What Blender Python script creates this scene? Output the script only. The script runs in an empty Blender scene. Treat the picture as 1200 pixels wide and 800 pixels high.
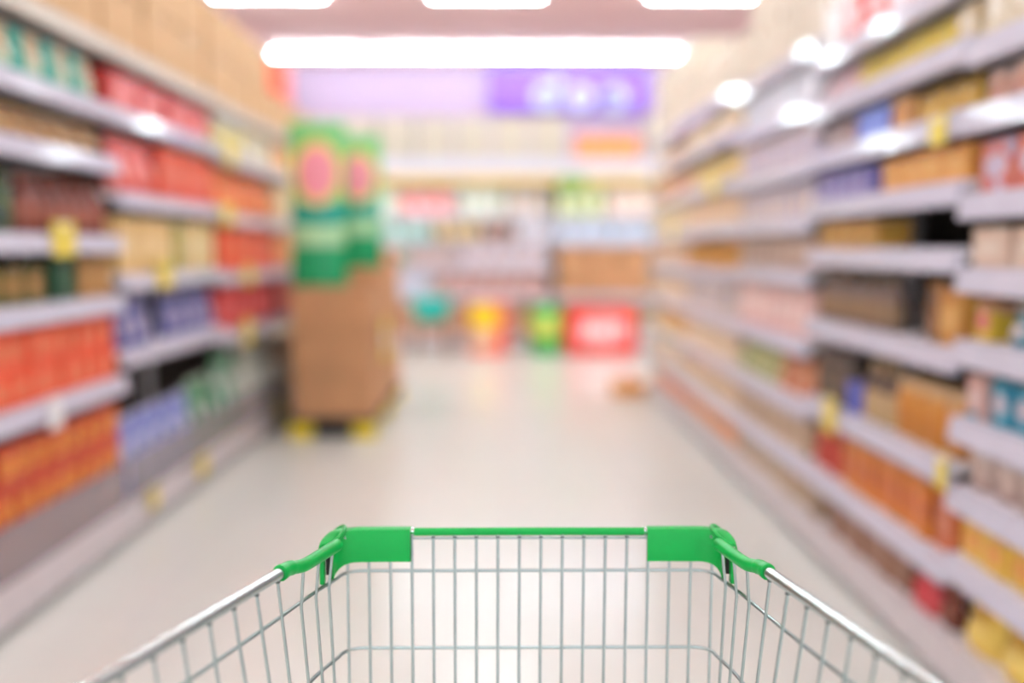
import bpy, bmesh, math, random
from mathutils import Vector, Matrix
random.seed(7)
S = bpy.context.scene
COL = S.collection
PI = math.pi

# ------------------------------------------------------------------ view
S.view_settings.view_transform = 'Standard'
S.view_settings.look = 'None'
S.view_settings.gamma = 1.0
S.view_settings.use_curve_mapping = False
S.view_settings.exposure = 0.43

# ------------------------------------------------------------------ materials
def lin(c):
    return tuple((v/12.92 if v <= .04045 else ((v+.055)/1.055)**2.4) for v in (x/255 for x in c))

def base_mat(name):
    m = bpy.data.materials.new(name); m.use_nodes = True
    nt = m.node_tree
    return m, nt, nt.nodes['Principled BSDF']

def mat(name, rgb, rough=.5, metal=0., vary=.06, scale=14., coat=0., bump=0., spec=.5):
    """plain surface with a faint procedural mottling of its colour"""
    m, nt, b = base_mat(name)
    c = lin(rgb)
    tc = nt.nodes.new('ShaderNodeTexCoord'); nz = nt.nodes.new('ShaderNodeTexNoise')
    nz.inputs['Scale'].default_value = scale; nz.inputs['Detail'].default_value = 3
    nt.links.new(tc.outputs['Object'], nz.inputs['Vector'])
    r = nt.nodes.new('ShaderNodeValToRGB')
    r.color_ramp.elements[0].position = .3; r.color_ramp.elements[1].position = .7
    r.color_ramp.elements[0].color = tuple(v*(1-vary) for v in c)+(1,)
    r.color_ramp.elements[1].color = tuple(min(1, v*(1+vary)) for v in c)+(1,)
    nt.links.new(nz.outputs['Fac'], r.inputs['Fac'])
    nt.links.new(r.outputs['Color'], b.inputs['Base Color'])
    b.inputs['Roughness'].default_value = rough
    b.inputs['Metallic'].default_value = metal
    b.inputs['Coat Weight'].default_value = coat
    b.inputs['Specular IOR Level'].default_value = spec
    if bump:
        bp = nt.nodes.new('ShaderNodeBump'); bp.inputs['Strength'].default_value = bump; bp.inputs['Distance'].default_value = .003
        nt.links.new(nz.outputs['Fac'], bp.inputs['Height']); nt.links.new(bp.outputs['Normal'], b.inputs['Normal'])
    return m

PK = {}
def pack(c1, c2=None, c3=None, rough=.4, scale=9.):
    """printed packaging: blocks of two or three inks over the pack"""
    c2 = c2 or c1; c3 = c3 or c2
    key = (c1, c2, c3, rough, scale)
    if key in PK: return PK[key]
    m, nt, b = base_mat('printed_pack')
    tc = nt.nodes.new('ShaderNodeTexCoord'); mp = nt.nodes.new('ShaderNodeMapping')
    mp.inputs['Location'].default_value = (random.random()*5, random.random()*5, random.random()*5)
    mp.inputs['Scale'].default_value = (1, 1, 1.3)
    nz = nt.nodes.new('ShaderNodeTexNoise'); nz.inputs['Scale'].default_value = scale; nz.inputs['Detail'].default_value = 1.5
    nt.links.new(tc.outputs['Object'], mp.inputs['Vector']); nt.links.new(mp.outputs['Vector'], nz.inputs['Vector'])
    r = nt.nodes.new('ShaderNodeValToRGB'); r.color_ramp.interpolation = 'CONSTANT'
    e = r.color_ramp.elements
    e[0].position = 0; e[0].color = lin(c2)+(1,)
    e[1].position = .41; e[1].color = lin(c1)+(1,)
    k = e.new(.61); k.color = lin(c3)+(1,)
    nt.links.new(nz.outputs['Fac'], r.inputs['Fac'])
    nt.links.new(r.outputs['Color'], b.inputs['Base Color'])
    b.inputs['Roughness'].default_value = rough
    PK[key] = m
    return m

def emit(name, rgb, strength):
    m, nt, b = base_mat(name)
    b.inputs['Base Color'].default_value = (1, 1, 1, 1)
    b.inputs['Emission Color'].default_value = lin(rgb)+(1,)
    b.inputs['Emission Strength'].default_value = strength
    return m

def clear(name, rgb, amount):
    """clear plastic sheet: AMOUNT is how much of it is seen"""
    m, nt, b = base_mat(name)
    b.inputs['Base Color'].default_value = lin(rgb)+(1,)
    b.inputs['Roughness'].default_value = .25
    b.inputs['Alpha'].default_value = amount
    return m

M = {}
M['cream_back'] = mat('cream_back_panel', (226, 204, 164), .6)
M['rack'] = mat('rack_paint', (236, 230, 232), .45)
M['back'] = mat('shaded_back_panel', (66, 58, 52), .7)  # dark colour puts the unlit depth behind the goods into the panel
M['rail'] = mat('price_rail_plastic', (206, 202, 216), .1, vary=.03, spec=.11)
M['rail_dull'] = mat('dull_price_rail', (190, 176, 160), .5)
M['plinth'] = mat('plinth_paint', (214, 204, 206), .4)
M['kick'] = mat('kick_plate', (96, 88, 78), .6)
M['guard'] = clear('guard_acrylic', (182, 172, 176), .5)
M['chrome'] = mat('zinc_wire', (166, 178, 177), .3, 1., vary=.05, scale=60)
M['rim'] = mat('chromed_tube', (196, 206, 206), .24, 1., vary=.04, scale=40)
M['green'] = mat('green_plastic', (0, 158, 66), .38, vary=.04, scale=50, spec=.3)
M['weld'] = mat('weld_bead', (92, 100, 98), .5, .8)
M['rubber'] = mat('grey_rubber', (70, 70, 72), .7)
M['carton'] = mat('carton_board', (205, 166, 122), .75, vary=.05, scale=7)
M['carton_pale'] = mat('pale_carton_board', (222, 208, 190), .75, vary=.06, scale=5)
M['carton_dark'] = mat('kraft_board', (192, 142, 100), .75, vary=.08, scale=6)
M['carton_back'] = mat('grey_beige_carton_board', (188, 176, 160), .75)
M['tape'] = mat('packing_tape', (190, 150, 104), .25)
M['yellow'] = mat('yellow_card', (232, 208, 84), .5)
M['white'] = mat('white_card', (240, 238, 238), .5)
M['pal_yellow'] = mat('yellow_plastic', (236, 208, 20), .45)
M['black'] = mat('black_plastic', (40, 40, 38), .6)

# ------------------------------------------------------------------ mesh helpers
def new(): return bmesh.new()

def bx(bm, x0, x1, y0, y1, z0, z1, bev=0., seg=2):
    r = bmesh.ops.create_cube(bm, size=1.)
    vs = r['verts']
    for v in vs:
        v.co = Vector(((x0+x1)/2+v.co.x*(x1-x0), (y0+y1)/2+v.co.y*(y1-y0), (z0+z1)/2+v.co.z*(z1-z0)))
    if bev:
        es = list({e for v in vs for e in v.link_edges})
        bmesh.ops.bevel(bm, geom=es, offset=bev, segments=seg, profile=.5, affect='EDGES')
    return bm

def lathe(bm, prof, n=20, c=(0, 0, 0)):
    rings = []
    for r, z in prof:
        if r < 1e-5: rings.append([bm.verts.new((c[0], c[1], c[2]+z))])
        else: rings.append([bm.verts.new((c[0]+r*math.cos(2*PI*i/n), c[1]+r*math.sin(2*PI*i/n), c[2]+z)) for i in range(n)])
    for a, b in zip(rings, rings[1:]):
        for i in range(n):
            j = (i+1) % n
            if len(a) == 1 and len(b) == 1: continue
            if len(a) == 1: bm.faces.new((a[0], b[j], b[i]))
            elif len(b) == 1: bm.faces.new((a[i], a[j], b[0]))
            else: bm.faces.new((a[i], a[j], b[j], b[i]))
    return bm

def tube(bm, pts, r, n=8, closed=False):
    pts = [Vector(p) for p in pts]
    N = len(pts); rings = []
    ref = None
    for i, p in enumerate(pts):
        a = pts[i-1] if (i > 0 or closed) else p
        b = pts[(i+1) % N] if (i < N-1 or closed) else p
        t = (b-a).normalized()
        if ref is None: ref = Vector((0, 0, 1)) if abs(t.z) < .9 else Vector((1, 0, 0))
        u = (ref-t*ref.dot(t)).normalized(); ref = u; w = t.cross(u)
        rr = r[i] if isinstance(r, (list, tuple)) else r
        rings.append([bm.verts.new(p+(u*math.cos(2*PI*k/n)+w*math.sin(2*PI*k/n))*rr) for k in range(n)])
    for i in range(N if closed else N-1):
        A, B = rings[i], rings[(i+1) % N]
        for k in range(n): bm.faces.new((A[k], A[(k+1) % n], B[(k+1) % n], B[k]))
    if not closed:
        bm.faces.new(rings[0][::-1]); bm.faces.new(rings[-1])
    return bm

def prism(bm, poly, h0, h1, axis='z'):
    """extrude a polygon; axis z: (x,y), axis y: (x,z), axis x: (y,z)"""
    f = {'z': lambda p, h: (p[0], p[1], h), 'y': lambda p, h: (p[0], h, p[1]), 'x': lambda p, h: (h, p[0], p[1])}[axis]
    a = [bm.verts.new(f(p, h0)) for p in poly]; b = [bm.verts.new(f(p, h1)) for p in poly]
    bm.faces.new(a); bm.faces.new(b[::-1])
    for i in range(len(poly)):
        j = (i+1) % len(poly); bm.faces.new((a[j], a[i], b[i], b[j]))
    return bm

def smoothpath(pts, n=6):
    """Catmull-Rom through the points"""
    P = [Vector(p) for p in pts]; out = []
    for i in range(len(P)-1):
        p0, p1, p2, p3 = P[max(i-1, 0)], P[i], P[i+1], P[min(i+2, len(P)-1)]
        for k in range(n):
            t = k/n
            out.append(.5*((2*p1)+(p2-p0)*t+(2*p0-5*p1+4*p2-p3)*t*t+(3*p1-p0-3*p2+p3)*t**3))
    out.append(P[-1]); return out

def mesh(name, bm, m, smooth=False):
    bmesh.ops.recalc_face_normals(bm, faces=bm.faces[:])
    me = bpy.data.meshes.new(name); bm.to_mesh(me); bm.free()
    me.materials.append(m)
    if smooth:
        for p in me.polygons: p.use_smooth = True
        try: me.set_sharp_from_angle(angle=math.radians(42))
        except Exception: pass
    return me

def obj(name, bm, m, parent=None, smooth=False):
    o = bpy.data.objects.new(name, mesh(name, bm, m, smooth))
    COL.objects.link(o)
    if parent: o.parent = parent
    return o

def tag(o, label, cat, group=None):
    o['label'] = label; o['category'] = cat
    if group: o['group'] = group
    return o

def thing(name, label, cat, loc=(0, 0, 0), rz=0., group=None):
    o = bpy.data.objects.new(name, None); COL.objects.link(o)
    o.location = loc; o.rotation_euler = (0, 0, rz); o.empty_display_size = .1
    return tag(o, label, cat, group)

def struct(name, bm, m):
    o = obj(name, bm, m); o['kind'] = 'structure'; return o

def dup(root):
    r = root.copy(); COL.objects.link(r)
    for ch in list(root.children):
        c = ch.copy(); COL.objects.link(c); c.parent = r
        for g in ch.children:
            d = g.copy(); COL.objects.link(d); d.parent = c
    return r

# ------------------------------------------------------------------ camera
H = 1.2
cam = bpy.data.cameras.new('camera'); co = bpy.data.objects.new('camera', cam); COL.objects.link(co)
cam.sensor_width = 36; cam.lens = 33.0
co.location = (0, 0, H)
co.rotation_euler = (PI/2-math.atan(108/1100), 0, -math.atan(8/1100))
cam.clip_start = .02
cam.dof.use_dof = True
cam.dof.focus_distance = 1.01
cam.dof.aperture_fstop = .033/.031
cam.dof.aperture_blades = 0
S.camera = co

# ------------------------------------------------------------------ room
m, nt, b = base_mat('polished_floor_tile')
tc = nt.nodes.new('ShaderNodeTexCoord'); br = nt.nodes.new('ShaderNodeTexBrick')
br.offset = 0; br.inputs['Scale'].default_value = 1.0
br.inputs['Brick Width'].default_value = .6; br.inputs['Row Height'].default_value = .6
br.inputs['Mortar Size'].default_value = .003
br.inputs['Color1'].default_value = lin((230, 231, 224))+(1,)
br.inputs['Color2'].default_value = lin((227, 228, 221))+(1,)
br.inputs['Mortar'].default_value = lin((218, 216, 214))+(1,)
nt.links.new(tc.outputs['Object'], br.inputs['Vector']); nt.links.new(br.outputs['Color'], b.inputs['Base Color'])
b.inputs['Roughness'].default_value = .2; b.inputs['Specular IOR Level'].default_value = .32
FLOOR = m
struct('floor', bx(new(), -7, 7, -4, 14.6, -.1, 0), FLOOR)
struct('ceiling', bx(new(), -7, 7, -4, 14.6, 4.0, 4.1), mat('ceiling_paint', (242, 200, 196), .8, vary=.02, scale=1))
struct('wall_back', bx(new(), -7, 7, 14.6, 14.7, 0, 4.0), mat('lavender_wall_paint', (166, 142, 166), .8, vary=.02, scale=1))
struct('wall_left', bx(new(), -7.1, -7, -4, 14.6, 0, 4.0), mat('cream_wall_paint', (236, 224, 208), .8, vary=.02, scale=1))
struct('wall_right', bx(new(), 7, 7.1, -4, 14.6, 0, 4.0), M.get('x') or mat('cream_wall_paint', (236, 224, 208), .8, vary=.02, scale=1))

# ------------------------------------------------------------------ ceiling lights
LM = emit('fluorescent_glow', (226, 246, 252), 76.0)
HM = mat('batten_housing', (240, 238, 236), .5)
def make_batten(L):
    t = thing('batten_light', '-', 'light', group='fluorescent battens on the ceiling')
    obj('housing', bx(new(), -L/2, L/2, -.022, .022, .044, .07, .006), HM, t)
    bm = new(); tube(bm, [(-L/2+.02, 0, .012), (L/2-.02, 0, .012)], .016, 12)
    obj('tube', bm, LM, t, True)
    for s in (-1, 1):
        obj('lamp_holder', bx(new(), s*(L/2-.01)-.012, s*(L/2-.01)+.012, -.018, .018, -.008, .036, .003), HM, t)
    return t
proto = make_batten(1.22); used = False
ordw = 'first second third fourth fifth sixth seventh eighth ninth tenth eleventh twelfth thirteenth fourteenth fifteenth sixteenth seventeenth eighteenth nineteenth twentieth'.split()
def ordi(i): return ordw[i] if i < 20 else 'number %d' % (i+1)
for row, y in enumerate((-1.2, 1.75, 4.65, 6.15, 7.6, 9.05, 10.5)):  # two in-between rows are added out of view to brighten the far floor
    for k, x in enumerate((-4.92, -2.56, -.2, 2.16, 4.52)):
        o = proto if not used else dup(proto); used = True
        o.location = (x, y, 3.93)
        if row == 6:
            o['label'] = ('lone white ceiling tube above the pallet side of the cross aisle', 'lone white ceiling tube over the middle of the cross aisle',
                          'lone white ceiling tube above the side opposite the pallet')[max(0, min(2, k-1))] if 0 < k < 4 else 'lone white ceiling tube at the far side of the cross aisle, ' + ('beyond the pallet' if k == 0 else 'away from the pallet')
        else:
            o['label'] = 'unseen ceiling tube in the %s row over the aisle, %s counting from the pallet side' % (ordw[row], ordw[k])
used = False
proto2 = make_batten(1.265)
for k in range(5):
    o = proto2 if k == 0 else dup(proto2)
    o.location = (-2.66+k*1.27, 13.6, 3.93)
    o['label'] = 'white tube of the unbroken light line before the back wall, %s from the pallet side' % ordw[k]
    o['group'] = 'tubes of the unbroken light line'

# ------------------------------------------------------------------ purple sign on the back wall
sg = thing('hanging_sign', 'purple sign with rounded white lettering high on the back wall', 'sign', (.95, 14.5, 3.28))
obj('board', bx(new(), -1.2, 1.2, -.03, .03, 0, .62, .01), mat('sign_purple', (118, 66, 176), .5), sg)
WL = mat('sign_white_letters', (176, 178, 206), .5)
def ring(bm, cx, cz, R, w, n=28):
    for i in range(n):
        a0, a1 = 2*PI*i/n, 2*PI*(i+1)/n
        prism(bm, [(cx+R*math.cos(a0), cz+R*math.sin(a0)), (cx+R*math.cos(a1), cz+R*math.sin(a1)),
                   (cx+(R-w)*math.cos(a1), cz+(R-w)*math.sin(a1)), (cx+(R-w)*math.cos(a0), cz+(R-w)*math.sin(a0))], -.05, -.032, 'y')
bm = new(); ring(bm, -.34, .22, .2, .12); bx(bm, -.22, -.1, -.05, -.032, .04, .56); obj('letter', bm, WL, sg)
bm = new(); ring(bm, .2, .2, .19, .11); obj('letter', bm, WL, sg)
bm = new(); ring(bm, .72, .2, .19, .11); bx(bm, .53, .63, -.05, -.032, -.0, .38); obj('letter', bm, WL, sg)

# ------------------------------------------------------------------ shelving bays
def make_bay(label, side, xf, y0, y1, levels, depth=.46, top=None, guard=False, rail_h=.068, axis='x', back='back'):
    """a gondola bay: XF is the plane of its price rails, SIDE the way it faces along x (or along y when axis is y)"""
    t = thing('shelving_bay', label, 'shelving', group='shelving bays along the aisle')
    W = y1-y0; top = top or levels[-1]+.12
    # local frame: width along X (0..W), front at Y=0 facing -Y, body behind
    if axis == 'x':
        if side > 0: t.location = (xf, y0, 0); t.rotation_euler = (0, 0, PI/2)       # faces +x; local X runs along +Y
        else: t.location = (xf, y1, 0); t.rotation_euler = (0, 0, -PI/2)             # faces -x
    else: t.location = (y0, xf, 0)
    obj('back_panel', bx(new(), .03, W-.03, depth-.025, depth-.005, .1, top), M[back], t)
    for x in (.0, W-.03):
        obj('upright', bx(new(), x+.001, x+.029, depth-.06, depth-.002, 0, top, .003), M['rack'], t)
    p = obj('plinth', bx(new(), .004, W-.004, .05, depth-.07, 0, .085, .004), M['kick'], t)
    for i, z in enumerate(levels):
        s = z+.034
        o = obj('shelf', bx(new(), .004, W-.004, .018, depth-.027, s-.028, s, .003), M['rack'], t)
        bm = new()
        hh = rail_h/2
        if i == 0:
            prism(bm, [(0.0, .03), (.0, s), (.018, s), (.018, .03)], .004, W-.004, 'x')
            obj('price_rail', bm, M['plinth'], o)
        else:
            prism(bm, [(.017, z-hh), (-.011, z-hh), (-.0145, z-hh+.003), (-.005, z+hh-.003), (-.001, z+hh), (.017, z+hh)], .004, W-.004, 'x')
            obj('price_rail', bm, M['rail_dull'] if (side > 0 and i == len(levels)-1) else M['rail'], o, True)
        for x in (.03, W-.03-.012):
            bm = new(); prism(bm, [(.1, s-.03), (depth-.06, s-.03), (depth-.06, s-.085)], x, x+.01, 'x')
            if i: obj('bracket', bm, M['rack'], o)
            else: bm.free()
    if guard:
        obj('front_guard', bx(new(), .02, W-.02, .002, .006, .165, .345), M['guard'], t)
    return t

XL, XR = -1.54, 1.2
Llev = {
 0: (1.13, 2.46, (.13, .66, .985, 1.22, 1.525, 1.73, 1.98)),
 1: (2.46, 3.79, (.13, .66, .985, 1.22, 1.525, 1.73, 1.98)),
 2: (3.79, 5.12, (.13, .755, 1.065, 1.40, 1.73, 1.98)),
 3: (5.12, 6.45, (.13, .71, 1.04, 1.37, 1.70, 1.97)),
 4: (6.45, 7.78, (.13, .71, 1.04, 1.37, 1.70, 1.97))}
Llab = ['white shelving bay beside the shopping cart, before the orange boxes with yellow spots', 'white shelving bay holding orange boxes with yellow spots and teal pouches',
        'white shelving bay holding blue packs, cream boxes and red cartons', 'white shelving bay holding red packs, just before the pallet',
        'white shelving bay behind the pallet of brown cartons']
for k, (a, c, lv) in Llev.items(): make_bay(Llab[k], 1, XL, a, c, lv, guard=k in (1, 2, 3), top=lv[-1]+.08)
Rlev = {
 1: (1.26, 2.48, (.11, .35, .54, .725, .93, 1.12, 1.31, 1.53, 1.70, 1.95)),
 2: (2.48, 3.71, (.11, .32, .59, .90, 1.17, 1.35, 1.535, 1.72, 1.90)),
 3: (3.71, 4.92, (.11, .32, .55, .80, 1.08, 1.30, 1.52, 1.75, 1.98)),
 4: (4.92, 6.35, (.11, .32, .55, .80, 1.06, 1.30, 1.55, 1.80, 2.02)),
 5: (6.35, 7.80, (.11, .32, .55, .80, 1.06, 1.30, 1.55, 1.80, 2.02))}
Rlab = {1: 'white shelving bay opposite the pallet, nearest the cart, with big yellow bags', 2: 'white shelving bay with orange boxes, dark jars and an empty black gap',
        3: 'white shelving bay opposite the pallet holding pale pink packs', 4: 'white shelving bay opposite the pallet holding cream boxes with orange tubs',
        5: 'white shelving bay opposite the pallet, last before the cross aisle'}
for k, (a, c, lv) in Rlev.items(): make_bay(Rlab[k], -1, XR, a, c, lv, top=lv[-1]+.08)

# ------------------------------------------------------------------ goods
def pillow(bm, w, d, h, nx=8, nz=10, pinch=.012):
    """a filled pouch standing on its base: full at the belly, flat at the top seal"""
    def half(sgn):
        g = []
        for j in range(nz+1):
            v = j/nz; row = []
            for i in range(nx+1):
                u = i/nx
                t = max(0., math.sin(PI*u))**.55 * (1-v**2.6)**.7 * (.62+.38*math.sin(PI*min(1, v*1.6)))
                x = (u-.5)*w*(1-.05*math.sin(PI*v))
                row.append(bm.verts.new((x, sgn*(pinch/2*(1-.7*v)+t*d/2*.92), v*h)))
            g.append(row)
        return g
    a, c = half(-1), half(1)
    for g in (a, c):
        for j in range(nz):
            for i in range(nx): bm.faces.new((g[j][i], g[j][i+1], g[j+1][i+1], g[j+1][i]))
    for j in range(nz):
        for i in (0, nx): bm.faces.new((a[j][i], a[j+1][i], c[j+1][i], c[j][i]))
    for j in (0, nz):
        for i in range(nx): bm.faces.new((a[j][i], a[j][i+1], c[j][i+1], c[j][i]))
    return bm

def make_good(kind, w, d, h, name, m1, m2):
    """the body mesh is the thing; its parts are children"""
    if kind == 'carton':
        o = obj(name, bx(new(), -w/2, w/2, -d/2, d/2, 0, h, .006), m1)
        bm = new(); bx(bm, -.025, .025, -d/2-.0012, d/2+.0012, h-.04, h+.0012); obj('tape', bm, m2, o)
    elif kind == 'box':
        o = obj(name, bx(new(), -w/2, w/2, -d/2, d/2, 0, h, .003), m1)
        bm = new(); prism(bm, [(w*.36*math.cos(a)*(1 if abs(math.cos(a)) < .8 else 1.02), h*.5+h*.24*math.sin(a)) for a in [2*PI*k/20 for k in range(20)]], -d/2-.0015, -d/2+.001, 'y')
        obj('printed_panel', bm, m2, o)
    elif kind == 'pouch':
        o = obj(name, pillow(new(), w, d, h), m1, None, True)
        obj('top_seal', bx(new(), -w/2*.99, w/2*.99, -.003, .003, h-.0005, h+.014), m2, o)
        bm = new()
        # a label that follows the belly
        n = 6; g = []
        for j in range(n+1):
            v = .25+.4*j/n; row = []
            for i in range(n+1):
                u = .2+.6*i/n
                t = max(0., math.sin(PI*u))**.55 * (1-v**2.6)**.7 * (.62+.38*math.sin(PI*min(1, v*1.6)))
                row.append(bm.verts.new(((u-.5)*w*(1-.05*math.sin(PI*v)), -(.006*(1-.7*v)+t*d/2*.92)-.0025, v*h)))
            g.append(row)
        for j in range(n):
            for i in range(n): bm.faces.new((g[j][i], g[j][i+1], g[j+1][i+1], g[j+1][i]))
        r = bmesh.ops.extrude_face_region(bm, geom=bm.faces[:])
        for v in [e for e in r['geom'] if isinstance(e, bmesh.types.BMVert)]: v.co.y += .002
        obj('front_label', bm, m2, o, True)
    elif kind == 'jar':
        r = min(w, d)/2
        bm = new(); lathe(bm, [(0, 0), (r*.9, 0), (r, .006), (r, h*.68), (r*.93, h*.76), (r*.8, h*.8), (r*.8, h*.82), (0, h*.82)]); o = obj(name, bm, m1, None, True)
        bm = new(); lathe(bm, [(0, h*.81), (r*.9, h*.81), (r*.92, h*.83), (r*.92, h*.98), (r*.88, h), (0, h)]); obj('lid', bm, m2, o, True)
        bm = new(); lathe(bm, [(r+.0004, h*.18), (r+.0012, h*.19), (r+.0012, h*.6), (r+.0004, h*.61)]); obj('label', bm, m1, o, True)
    elif kind == 'bottle':
        r = min(w, d)/2
        bm = new(); lathe(bm, [(0, 0), (r*.9, 0), (r, .008), (r, h*.58), (r*.86, h*.68), (r*.45, h*.8), (r*.36, h*.86), (r*.36, h*.9), (0, h*.9)]); o = obj(name, bm, m1, None, True)
        bm = new(); lathe(bm, [(0, h*.89), (r*.42, h*.89), (r*.42, h*.985), (r*.38, h), (0, h)]); obj('cap', bm, m2, o, True)
        bm = new(); lathe(bm, [(r+.0004, h*.15), (r+.0012, h*.16), (r+.0012, h*.5), (r+.0004, h*.51)]); obj('label', bm, m2, o, True)
    elif kind == 'can':
        r = min(w, d)/2
        bm = new(); lathe(bm, [(0, .003), (r*.93, .003), (r*.95, 0), (r, .004), (r, h-.004), (0, h-.004)]); o = obj(name, bm, m1, None, True)
        bm = new(); lathe(bm, [(0, h-.005), (r*.9, h-.005), (r*.93, h-.001), (r*.98, h), (r*1.005, h-.004), (r*1.005, h-.008)]); obj('end_ring', bm, m2, o, True)
    elif kind == 'tub':
        r = min(w, d)/2
        bm = new(); lathe(bm, [(0, 0), (r*.82, 0), (r*.85, .004), (r*.96, h*.86), (0, h*.86)]); o = obj(name, bm, m1, None, True)
        bm = new(); lathe(bm, [(r*.97, h*.82), (r, h*.83), (r, h*.96), (r*.97, h), (0, h)]); obj('lid', bm, m2, o, True)
    return o

SHELF = 'bottom second third fourth fifth sixth seventh eighth ninth tenth'.split()
CAT = {'carton': 'carton', 'box': 'box', 'pouch': 'pouch', 'jar': 'jar', 'bottle': 'bottle', 'can': 'can', 'tub': 'tub'}
def row(side, bay, lvl, ya, yb, kind, w, d, h, cols, desc, tiers=1, lid=None, noun=None, inset=.012, yaw=.03, skip=None):
    """one block of like goods on a shelf; counted from its far end, the end nearest the cross aisle"""
    lev = (Llev if side == 'L' else Rlev)[bay][2]
    z0 = lev[lvl]+.034+.001
    if lvl < len(lev)-1:
        h = min(h, (lev[lvl+1]-.0425-z0)/tiers-.003-(.015 if kind == 'pouch' else 0))
    if bay < 3 and kind != 'carton' and tiers == 1: h *= .91
    m1 = cols if not isinstance(cols, tuple) else pack(*cols)
    m2 = lid if lid is not None else m1
    if isinstance(m2, tuple): m2 = pack(m2)
    n = max(1, int((yb-ya+.004)/(w+.006)))
    pitch = (yb-ya)/n
    name = noun or kind
    proto = None
    sp = 'on pallet side' if side == 'L' else 'opposite the pallet'
    grp = '%ss on the %s shelf %s' % (desc, SHELF[lvl], sp)
    for t in range(tiers):
        seen = -1
        for i in range(n):
            if skip is not None and i % 2 == skip: continue
            seen += 1
            y = yb-pitch*(i+.5)
            if proto is None: o = proto = make_good(kind, w, d, h, name, m1, m2)
            else: o = dup(proto)
            jit = (random.random()-.5)*2
            off = inset+d/2+.008+random.random()*.012
            o.location = ((XL-off) if side == 'L' else (XR+off), y+jit*max(0, (pitch-w)/2-.003)*.6, z0+t*(h+.0025+(.014 if kind == 'pouch' else 0)))
            slack = max(0., (pitch-w)/max(d, .05))
            o.rotation_euler = (0, 0, (PI/2 if side == 'L' else -PI/2)+jit*min(yaw, slack*.4) if kind not in ('jar', 'bottle', 'can', 'tub') else (PI/2 if side == 'L' else -PI/2))
            rw = 'of its row' if tiers == 1 else 'of %s row' % (('lower', 'upper') if tiers == 2 else ('lowest', 'middle', 'top'))[t]
            tag(o, '%s, %s from far end %s, %s shelf %s' % (desc, ordi(seen), rw, SHELF[lvl], sp), CAT[kind], grp)

# colours as read from the photograph
TEAL, CREAM, TAN = (0, 150, 138), (226, 206, 176), (190, 140, 80)
RED, ORR, ORG = (205, 60, 50), (232, 88, 52), (238, 130, 30)
# ---- pallet side
TC = M['tape']
for bay, ty in ((1, 2), (2, 2), (3, 2), (4, 1)):
    a, c, lv = Llev[bay]
    row('L', bay, len(lv)-1, a+.02, c-.02, 'carton', .42, .345, .255, M['carton'], ('plain tan carton', 'tan storage carton', 'light tan carton', 'small tan carton')[bay-1], ty, TC, 'carton', .03, 0)
row('L', 1, 5, 2.5, 3.70, 'pouch', .088, .06, .185, ((0, 158, 140), (0, 140, 128), (60, 175, 150)), 'teal green pouch', 1, (0, 150, 136), skip=0)
row('L', 1, 5, 2.5, 3.70, 'pouch', .088, .06, .175, ((216, 190, 150), (150, 205, 180), (205, 160, 110)), 'cream coffee pouch', 1, (226, 206, 176), skip=1)
row('L', 1, 4, 2.5, 3.72, 'pouch', .13, .08, .098, ((120, 70, 40), (90, 50, 35), (190, 140, 70)), 'brown cream-labelled pouch', 1, pack((214, 176, 112), (200, 150, 90)))
row('L', 1, 3, 2.5, 3.06, 'jar', .1, .1, .21, ((64, 84, 48), (110, 120, 90), (90, 96, 120)), 'dark green jar', 1, (70, 70, 30))
row('L', 1, 3, 3.09, 3.74, 'bottle', .085, .085, .215, ((130, 62, 44), (104, 44, 36)), 'brown sauce bottle', 1, (150, 84, 66))
row('L', 1, 2, 2.5, 3.22, 'box', .12, .1, .13, ((130, 104, 50), (90, 88, 40), (166, 120, 70)), 'olive brown box', 1, (160, 116, 60))
row('L', 1, 2, 3.27, 3.46, 'box', .17, .12, .175, ((0, 70, 44), (0, 60, 40)), 'dark green box', 1, (10, 80, 54))
row('L', 1, 2, 3.49, 3.75, 'box', .12, .1, .16, ((176, 128, 70), (150, 110, 60)), 'tan spice box', 1, (196, 150, 90))
row('L', 1, 1, 2.5, 3.76, 'box', .1, .12, .132, ((236, 92, 56), (205, 120, 80), (240, 70, 36)), 'orange red box', 2, (226, 130, 90))
row('L', 1, 0, 2.5, 3.77, 'box', .108, .12, .138, ((200, 70, 32), (158, 38, 28), (216, 104, 40)), 'orange yellow-spotted box', 3, pack((228, 158, 48), (214, 120, 40)), yaw=.05)
row('L', 2, 4, 3.82, 5.06, 'box', .3, .3, .2, ((200, 44, 38), (214, 70, 60), (226, 130, 124)), 'big red box', 1, (222, 110, 104))
row('L', 2, 3, 3.82, 4.3, 'pouch', .15, .09, .24, ((214, 70, 66), (226, 120, 110), (220, 80, 50)), 'rosy red pouch', 1, (232, 130, 118))
row('L', 2, 3, 4.33, 5.08, 'box', .14, .12, .27, ((230, 92, 58), (220, 76, 60), (236, 130, 76)), 'tall orange-red box', 1, (224, 120, 100))
row('L', 2, 2, 3.82, 4.48, 'box', .2, .14, .26, ((224, 186, 120), (232, 200, 146), (220, 170, 110)), 'cream yellow box', 1, (236, 206, 156))
row('L', 2, 2, 4.5, 4.58, 'box', .07, .1, .25, ((150, 150, 60), (130, 140, 60)), 'slim olive box', 1, (170, 170, 90))
row('L', 2, 2, 4.6, 5.08, 'box', .21, .14, .26, ((226, 194, 130), (232, 204, 150)), 'pale buff box', 1, (232, 210, 164))
row('L', 2, 1, 3.82, 4.18, 'pouch', .11, .08, .225, ((92, 96, 160), (70, 74, 140), (180, 160, 170)), 'blue grey pouch', 1, (170, 160, 180))
row('L', 2, 1, 4.36, 5.08, 'pouch', .115, .08, .235, ((110, 112, 168), (80, 84, 150), (190, 170, 180)), 'blue violet pouch', 1, (180, 166, 186))
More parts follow.
